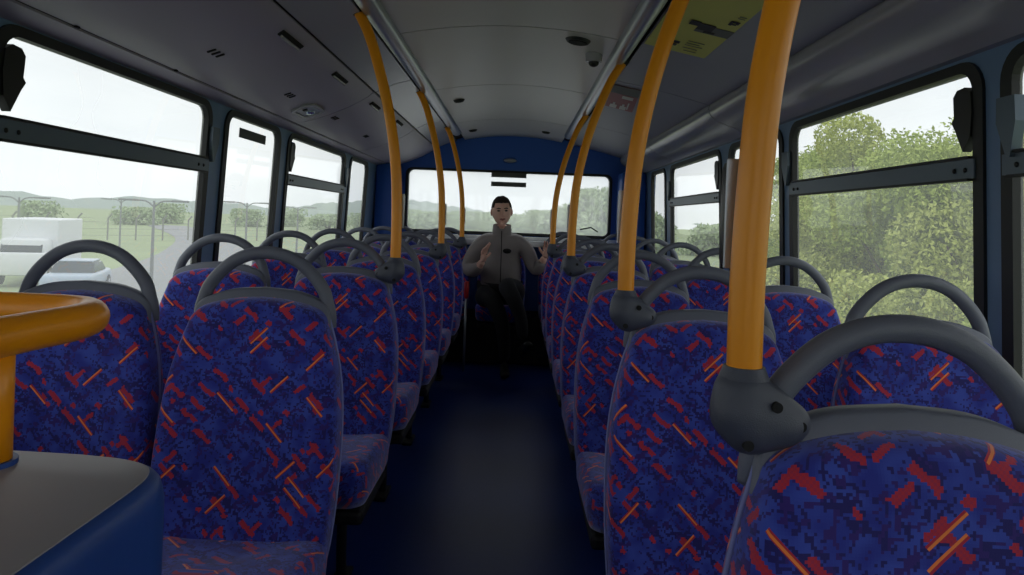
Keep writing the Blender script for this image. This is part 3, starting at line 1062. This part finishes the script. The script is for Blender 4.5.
# stand-up collar
bm = bmesh.new()
n = 28
rings = []
for (rx, ry_, z, cy) in ((.078, .078, 1.025, .03), (.076, .074, 1.065, .026), (.072, .072, 1.108, .02), (.067, .068, 1.108, .02), (.068, .068, 1.065, .026)):
    rings.append([bm.verts.new((-.004 + rx * math.sin(2 * PI * k / n), cy - ry_ * math.cos(2 * PI * k / n), z - .022 * (math.cos(2 * PI * k / n) > .97) * (z > 1.06) + .010 * (-math.cos(2 * PI * k / n)))) for k in range(n)])
for a, b_ in zip(rings[:-1], rings[1:]):
    for k in range(n):
        bm.faces.new((a[k], a[(k + 1) % n], b_[(k + 1) % n], b_[k]))
obj('collar', bm, 'jacket', jk, 0)
obj('zip', tube(catmull([(-.004, -.052, 1.06), (-.003, -.066, 1.00), (0, -.076, .93), (0, -.092, .84), (0, -.096, .74), (0, -.098, .66)], 4), .0035, 6), 'gap', jk, 0)
# furry lapel microphone
mic = obj('lapel_microphone', ball((PX + .045, PY - .098, .905), (.034, .018, .020)), 'gap', None, 0)
tag(mic, 'small furry black microphone clipped on the grey jacket', 'microphone')

# ---- trousers, crossed legs
V, E, R = [], [], []
p0 = chain([(0, .02, .54)], [(.16, .115)], V, E, R)
# right leg (image left): planted foot, shin down
chain([(-.10, -.02, .535), (-.11, -.22, .555), (-.045, -.40, .555), (.03, -.42, .40), (.055, -.40, .22), (.06, -.38, .10)], [.10, .088, .066, .058, .048, .042], V, E, R, p0)
# left leg crossed over
chain([(.10, -.02, .545), (.12, -.20, .61), (.045, -.40, .665), (.10, -.47, .60), (.17, -.46, .44), (.19, -.47, .28)], [.10, .090, .070, .064, .052, .044], V, E, R, p0)
tr_ = skin_mesh('trousers', V, E, R, 'trouser', man, 2)
# shoes
def shoe(c, ang, pitch):
    bm = bmesh.new()
    V_, E_, R_ = [], [], []
    rot = Matrix.Rotation(ang, 3, 'Z') @ Matrix.Rotation(pitch, 3, 'X')
    q = lambda p: Vector(c) + rot @ Vector(p)
    chain([q((0, .045, .045)), q((0, 0, .045)), q((0, -.08, .036)), q((0, -.15, .030)), q((0, -.19, .028))], [(.034, .042), (.037, .045), (.040, .034), (.042, .028), (.030, .022)], V_, E_, R_)
    bm.free()
    return skin_mesh('shoe', V_, E_, R_, 'shoe', man, 2)
shoe((.06, -.36, .0), .05, 0)
shoe((.195, -.47, .155), .25, -.55)

# ---- head
HC = Vector((-.012, .0, 1.215))
def head_bm():
    bm = bmesh.new()
    bmesh.ops.create_uvsphere(bm, u_segments=40, v_segments=28, radius=1)
    for v in bm.verts:
        x, y, z = v.co
        # skull: front is -y
        w_ = .078
        if z > 0:
            w_ *= (1 - min(z, .96) ** 2) ** -.10
        if z < 0:
            w_ *= 1 - .20 * (-z) ** 1.8
        d = .098 if y > 0 else .092
        h = .108 if z > 0 else .116
        zz = z * h
        xx = x * w_
        yy = y * d
        if z < -.1 and y < 0:                       # flatten face, bring the jaw forward
            yy -= .012 * min(1, -z) * (1 - abs(x))
        if z < -.2 and y > 0:
            yy *= 1 - .45 * min(1, (-z - .2) / .6)
        if y < -.3: yy *= .96
        # brow ridge, eye sockets
        for sx in (-1, 1):
            dx, dz = xx - sx * .031, zz - .004
            if y < 0: yy += .009 * math.exp(-(dx / .015) ** 2 - (dz / .011) ** 2)
            dz = zz - .022
            if y < 0: yy -= .004 * math.exp(-((xx - sx * .03) / .022) ** 2 - (dz / .008) ** 2)
            if y < 0: yy -= .004 * math.exp(-((xx - sx * .042) / .018) ** 2 - ((zz + .03) / .02) ** 2)
        v.co = (xx, yy, zz)
    return bm
bm = head_bm()
# nose
add_tube(bm, [(0, -.082, .012), (0, -.094, -.008), (0, -.106, -.028), (0, -.098, -.038)], [.006, .009, .0125, .008], 12)
add_ball(bm, (-.010, -.095, -.033), (.007, .008, .006), 10)
add_ball(bm, (.010, -.095, -.033), (.007, .008, .006), 10)
add_ball(bm, (0, -.080, -.100), (.022, .018, .015), 14)
headrot = Matrix.Rotation(.10, 3, 'Z') @ Matrix.Rotation(-.05, 3, 'Y')
bmesh.ops.transform(bm, matrix=Matrix.Translation(HC) @ headrot.to_4x4(), verts=bm.verts)
hd = obj('head', bm, 'skin', man, 0)
def hp(bm):
    bmesh.ops.transform(bm, matrix=Matrix.Translation(HC) @ headrot.to_4x4(), verts=bm.verts)
    return bm
for sx in (-1, 1):
    obj('eye', hp(ball((sx * .030, -.0795, .003), (.0125, .008, .0065), 14)), 'eye', hd, 0)
    obj('eyebrow', hp(tube([(sx * .014, -.090, .019), (sx * .030, -.089, .024), (sx * .046, -.078, .019)], [.003, .004, .002], 8)), 'hair', hd, 0)
    e = bmesh.new()
    add_ball(e, (sx * .079, .006, -.008), (.009, .018, .030), 14)
    add_ball(e, (sx * .084, -.002, -.006), (.006, .012, .022), 12)
    obj('ear', hp(e), 'skin', hd, 0)
e = bmesh.new()
add_tube(e, [(-.024, -.086, -.062), (-.012, -.094, -.0605), (0, -.096, -.0625), (.012, -.094, -.0605), (.024, -.086, -.062)], [.002, .0045, .004, .0045, .002], 8)
add_tube(e, [(-.020, -.086, -.066), (0, -.095, -.069), (.020, -.086, -.066)], [.002, .005, .002], 8)
obj('mouth', hp(e), 'lip', hd, 0)
# hair cap, short
bm = head_bm()
dele = []
for v in bm.verts:
    x, y, z = v.co
    lim = .050 if y < -.04 else (.050 - (y + .04) * 1.3 if y < .02 else -.028 - (y - .02) * .7)
    if abs(x) > .058 and y < .02: lim = min(lim, .018)
    if z < lim: dele.append(v)
    k = 1.065 + .03 * math.sin(x * 190 + y * 130) * .6
    v.co = (x * k, y * k + .002, z * (1.10 - .9 * x * 0 + .02 * math.sin(x * 150 + y * 90)) + .004)
bmesh.ops.delete(bm, geom=dele, context='VERTS')
ho = obj('hair', hp(bm), 'hair', hd, 0)
so = ho.modifiers.new('t', 'SOLIDIFY')
so.thickness = .010
so.offset = -1

# ---- hands
def hand(parent, wrist, fwd, palm_n, sgn, curl, name='hand'):
    """fwd: wrist->knuckles; palm_n: direction the palm faces; sgn: thumb side"""
    f = Vector(fwd).normalized()
    pn = Vector(palm_n)
    pn = (pn - f * pn.dot(f)).normalized()
    s = f.cross(pn).normalized() * sgn      # towards the thumb
    w0 = Vector(wrist)
    V_, E_, R_ = [], [], []
    pal = chain([w0 - f * .02, w0 + f * .015, w0 + f * .05], [(.021, .026), (.019, .034), (.017, .038)], V_, E_, R_)
    o = skin_mesh(name, V_, E_, R_, 'skin', parent, 2)
    # fingers
    for k, (off, ln_) in enumerate(((.030, .070), (.010, .080), (-.010, .074), (-.029, .058))):
        b0 = w0 + f * .060 + s * off
        sp_ = f + s * off * 2.2
        c1, c2 = curl[k], curl[k] * 1.6
        d1 = (sp_ * math.cos(c1) + pn * math.sin(c1)).normalized()
        d2 = (sp_ * math.cos(c2) + pn * math.sin(c2)).normalized()
        V_, E_, R_ = [], [], []
        chain([b0 - f * .02, b0 + f * .008, b0 + f * .008 + d1 * ln_ * .42, b0 + f * .008 + d1 * ln_ * .42 + d2 * ln_ * .32, b0 + f * .008 + d1 * ln_ * .42 + d2 * ln_ * .58], [.0095, .0095, .0085, .0078, .0066], V_, E_, R_)
        skin_mesh('finger', V_, E_, R_, 'skin', o, 2)
    V_, E_, R_ = [], [], []
    td = (f * .55 + s * .8 + pn * .25).normalized()
    chain([w0 + f * .005 + s * .012, w0 + f * .018 + s * .030, w0 + f * .018 + s * .030 + td * .032, w0 + f * .018 + s * .030 + td * .032 + (f * .8 + s * .4 + pn * .2) * .027], [.012, .012, .010, .0085], V_, E_, R_)
    skin_mesh('thumb', V_, E_, R_, 'skin', o, 2)
    return o
hand(man, (-.133, -.238, .838), (.10, -.10, 1), (.75, -.5, .1), 1, (.25, .30, .42, .55))
hand(man, (.348, -.058, .875), (.25, -.15, 1), (-.2, -1, 0), -1, (.55, .6, .65, .7))

# ------------------------------------------------------------------ outside
GZ = -2.6
bm = bmesh.new()
bmesh.ops.create_grid(bm, x_segments=60, y_segments=60, size=900)
for v in bm.verts: v.co.z = GZ - .02
tag(obj('ground', bm, 'grass'), 'wide green grass field around the road', 'ground', kind='structure')
bm = box((-.5, 300, GZ + .0), (9.5, 1200, .04))
tag(obj('road', bm, 'road'), 'grey road under the bus', 'road', kind='structure')
# opposite road to the left
bm = bmesh.new()
a = Vector((-11, 8)); b_ = Vector((-70, 110))
cen = [(-13.5, -40), (-14.5, 20), (-19, 40), (-26, 60), (-40, 90), (-70, 140)]
prev = None
for i, (x, y) in enumerate(catmull2(cen)):
    cur = (bm.verts.new((x - 4, y, GZ + .03)), bm.verts.new((x + 4, y, GZ + .03)))
    if prev: bm.faces.new((prev[0], prev[1], cur[1], cur[0]))
    prev = cur
tag(obj('side_road', bm, 'road'), 'pale grey road running beside the bus on the left', 'road', kind='structure')
# hills
def hill(name, x0, x1, y, hts, label, m_='hill', depth=60):
    bm = bmesh.new()
    n_ = 80
    rws = []
    for j in range(7):
        t_ = j / 6
        row = []
        for i in range(n_ + 1):
            u = i / n_
            hh = np.interp(u, np.linspace(0, 1, len(hts)), hts) + .8 * math.sin(i * 1.7) + .6 * math.sin(i * .63 + 2)
            row.append(bm.verts.new((x0 + (x1 - x0) * u, y + depth * t_, GZ - 1 + max(0, hh) * math.sin(t_ * PI * .5) )))
        rws.append(row)
    for j in range(6):
        for i in range(n_):
            bm.faces.new((rws[j][i], rws[j][i + 1], rws[j + 1][i + 1], rws[j + 1][i]))
    return tag(obj(name, bm, m_, None, 0), label, 'hill')
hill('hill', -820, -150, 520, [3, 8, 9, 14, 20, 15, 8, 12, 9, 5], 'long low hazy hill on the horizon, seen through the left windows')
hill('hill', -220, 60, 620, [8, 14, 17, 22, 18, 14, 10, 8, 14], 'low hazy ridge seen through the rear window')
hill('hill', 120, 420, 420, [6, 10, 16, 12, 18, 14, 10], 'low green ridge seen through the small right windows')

# leafy trees
def tree(x, y, h, wdt, nleaf, m_, label, trunk_h=.35, leaf=.16, group='trees and bushes outside', z0=GZ):
    t = thing('tree', label, 'tree', (x, y, z0), 0, group)
    rnd = np.random.RandomState(int(abs(x * 31 + y * 17)) % 9999)
    # boughs
    bm = bmesh.new()
    add_tube(bm, [(0, 0, 0), (.05, .03, h * .3), (-.03, 0, h * .62)], [wdt * .05, wdt * .012], 8)
    clumps = []
    for k in range(16):
        a = rnd.uniform(0, 2 * PI)
        zz = h * rnd.uniform(trunk_h, .90)
        rr = wdt * .5 * rnd.uniform(.25, .80) * (1.1 - .6 * max(0, zz / h - .5))
        c = (rr * math.cos(a), rr * math.sin(a), zz)
        clumps.append((c, wdt * rnd.uniform(.16, .30)))
        add_tube(bm, [(0, 0, zz * .45), (c[0] * .5, c[1] * .5, zz * .75), c], [wdt * .014, wdt * .004], 5)
    obj('trunk', bm, 'bark', t, 0)
    cs = np.array([c for c, _ in clumps])
    rs = np.array([r for _, r in clumps])
    idx = rnd.randint(0, len(cs), nleaf)
    d = rnd.normal(size=(nleaf, 3))
    d /= np.linalg.norm(d, axis=1)[:, None]
    rad = rnd.uniform(.35, 1.08, nleaf) ** .6
    p = cs[idx] + d * (rs[idx] * rad)[:, None] * np.array([1, 1, .85])
    p[:, 2] = np.clip(p[:, 2], .1, h * 1.05)
    u = rnd.normal(size=(nleaf, 3)); u /= np.linalg.norm(u, axis=1)[:, None]
    v = np.cross(u, rnd.normal(size=(nleaf, 3))); v /= np.linalg.norm(v, axis=1)[:, None]
    sz = leaf * rnd.uniform(.6, 1.2, nleaf)[:, None]
    A = p - u * sz; B = p + v * sz * .5; Cc = p + u * sz; D = p - v * sz * .5
    verts = np.stack([A, B, Cc, D], 1).reshape(-1, 3)
    me = bpy.data.meshes.new('foliage')
    me.vertices.add(nleaf * 4)
    me.vertices.foreach_set('co', verts.ravel())
    me.loops.add(nleaf * 4)
    me.loops.foreach_set('vertex_index', np.arange(nleaf * 4, dtype=np.int32))
    me.polygons.add(nleaf)
    me.polygons.foreach_set('loop_start', np.arange(0, nleaf * 4, 4, dtype=np.int32))
    me.update(calc_edges=True)
    obj('foliage', me, m_, t)
    return t
near = [(7.7, 8.6, 5.9, 3.6), (8.0, 11.2, 6.3, 3.6), (7.6, 13.4, 5.9, 3.6), (8.1, 16.0, 6.8, 3.8), (7.9, 18.8, 6.3, 3.4), (7.9, 5.6, 6.2, 3.6)]
pos = ['farther rear', 'tall', 'low', 'tallest', 'rearmost', 'nearest the camera']
for i, (x, y, h, wd) in enumerate(near):
    tree(x, y, h, wd, 42000, 'leaf_b' if i % 2 else 'leaf_a', 'bushy green roadside tree outside the large right window, %s of the row' % ['second from the front', 'third from the front', 'fourth from the front', 'fifth from the front', 'last', 'foremost'][i], .12, .055)
for i in range(5):
    tree(11.2 + (i % 2) * .6, 11.5 + i * 3.3, 6.7 + (i % 3) * .3, 4.4, 30000, 'leaf_b' if i % 2 else 'leaf_a', 'taller green tree behind the roadside row outside the right window, %s from the front' % ordn[i].replace('front', 'first'), .10, .07)
for i in range(6):
    y = 5.5 + i * 2.4
    tree(5.9 + (i % 2) * .2, y, 2.9 + (i % 3) * .3, 2.4, 22000, 'leaf_a' if i % 2 else 'leaf_b', 'low roadside bush under the trees outside the right window, %s from the front' % ordn[i].replace('front', 'first'), .05, .05)
far = [(10.5, 62, 6.6, 7), (9.5, 76, 7.0, 7), (6.6, 88, 5.8, 7), (13, 98, 8.4, 9), (5, 125, 5.2, 12), (-4, 160, 4.7, 14)]
for i, (x, y, h, wd) in enumerate(far):
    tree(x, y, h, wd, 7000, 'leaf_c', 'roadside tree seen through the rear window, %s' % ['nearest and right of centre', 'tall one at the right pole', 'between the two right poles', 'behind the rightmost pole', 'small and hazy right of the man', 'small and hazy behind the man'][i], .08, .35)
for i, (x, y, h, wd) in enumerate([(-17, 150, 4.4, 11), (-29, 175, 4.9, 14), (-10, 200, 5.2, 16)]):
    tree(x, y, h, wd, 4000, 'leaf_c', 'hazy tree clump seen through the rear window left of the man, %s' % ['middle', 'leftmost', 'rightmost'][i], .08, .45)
for i in range(5):
    tree(26 + i * 9, 92 + i * 9, 3.8 + (i % 2) * .9, 7, 2500, 'leaf_c', 'distant tree seen through the small right windows, %s from the rear' % ordn[i].replace('front', 'first'), .08, .4)
for i in range(9):
    tree(-95 + i * 9 - (i % 2) * 6, 118 + (i % 3) * 12 + i * 6, 3.1 + (i % 3) * .5, 8, 1600, 'leaf_c', 'distant hedgerow tree on the far side of the left field, %s' % (['leftmost', 'second', 'third', 'fourth', 'fifth', 'sixth', 'seventh', 'eighth', 'rightmost'][i] + ' of the line'), .05, .4)

# lamp posts with two arms
def gp(px_, depth):
    a, b_ = px_at(px_, 240)
    return a * depth / F, depth
lp = None
for i, (px_, dep, h) in enumerate([(153, 34, 4.0), (246, 47, 4.2), (297, 60, 4.1), (18, 40, 3.95), (120, 62, 4.2)]):
    x, y = gp(px_, dep)
    lab = 'double armed street lamp outside the left windows, ' + ['in the middle of the large window', 'in the narrow window', 'in the third window', 'at the left edge', 'smaller and farther in the large window'][i]
    t = thing('street_lamp', lab, 'street lamp', (x, y, GZ), .3, 'street lamps outside the left windows')
    obj('mast', tube([(0, 0, 0), (0, 0, h)], [.09, .05], 10), 'lamp', t, 30)
    for s_ in (-1, 1):
        arm = obj('arm', tube(catmull([(0, 0, h - .3), (s_ * .35, 0, h - .02), (s_ * .9, 0, h + .02)], 3), .035, 8), 'lamp', t, 0)
        obj('lantern', box((s_ * 1.15, 0, h + .02), (.8, .26, .10), .04), 'lamp', arm)
# perimeter fence with cranked posts
for i in range(26):
    u = i / 25
    x, y = -74 + u * 46, 38 + u * 52
    lab = 'pale concrete fence post with cranked top across the left field, %s' % ('post %d counted from the left' % (i + 1))
    if i == 0:
        fp = tag(obj('fence_post', tube([(0, 0, 0), (0, 0, 2.3), (.38, 0, 2.75)], .09, 6), 'post'), 'pale concrete fence post with a cranked top standing in the line across the left field', 'fence post', 'fence posts across the left field')
        fp.location = (x, y, GZ)
    else:
        c = fp.copy()
        C.objects.link(c)
        c.location = (x, y, GZ)
bm = bmesh.new()
for z in (.5, 1.2, 1.9, 2.3):
    add_tube(bm, [(-74, 38, GZ + z), (-28, 90, GZ + z)], .015, 4)
tag(obj('fence_wire', bm, 'post'), 'thin wires strung between the fence posts across the left field', 'fence wire')

# white box van and silver car on the left road
def wheels(t, xs, ys, r):
    for x in xs:
        for y in ys:
            bm = bmesh.new()
            bmesh.ops.create_cone(bm, cap_ends=True, segments=24, radius1=r, radius2=r, depth=.24, matrix=Matrix.Translation((x, y, r)) @ Matrix.Rotation(PI / 2, 4, 'Y'))
            wv = obj('wheel', bm, 'tyre', t, 30)
            obj('hub', ball((x + (.1 if x > 0 else -.1), y, r), (.05, r * .5, r * .5), 12), 'rail', wv, 0)
ax, ay = px_at(38, 262)
vx, vy = ax * 33 / F, 33
t = thing('box_van', 'white box van passing on the left road behind the first window', 'van', (vx, vy, GZ + .05), .35)
obj('cargo_box', box((0, 1.0, 1.75), (2.2, 4.6, 2.3), .05), 'van', t)
bm = bmesh.new()
add_box(bm, (0, -2.1, .95), (2.0, 1.7, 1.0), .12)
add_box(bm, (0, -1.85, 1.65), (1.8, 1.2, .8), .2)
obj('cab', bm, 'van', t, 40)
obj('windscreen', box((0, -2.42, 1.7), (1.55, .1, .55), .03, Matrix.Rotation(-.4, 3, 'X')), 'vglass', t)
obj('chassis', box((0, .4, .55), (1.6, 5.6, .2), .02), 'tyre', t)
wheels(t, (-.9, .9), (-2.1, 2.2), .42)
ax, ay = px_at(78, 275)
t = thing('car', 'pale silver car on the left road in front of the white van', 'car', (ax * 29 / F, 29, GZ + .05), .35)
bm = bmesh.new()
add_box(bm, (0, 0, .62), (1.75, 4.2, .55), .14, seg=3)
obj('body', bm, 'carpaint', t, 40)
bm = bmesh.new()
r_ = bmesh.ops.create_cube(bm, size=1)
for v in bm.verts:
    top_ = v.co.z > 0
    v.co = Vector((v.co.x * (1.35 if top_ else 1.6), v.co.y * (1.5 if top_ else 2.6) + .2, 1.08 + v.co.z * .5))
bmesh.ops.bevel(bm, geom=list(bm.edges), offset=.08, segments=2, affect='EDGES')
cb = obj('cabin', bm, 'vglass', t, 40)
obj('roof', box((0, .2, 1.335), (1.25, 1.4, .05), .02), 'carpaint', cb)
wheels(t, (-.8, .8), (-1.35, 1.35), .32)
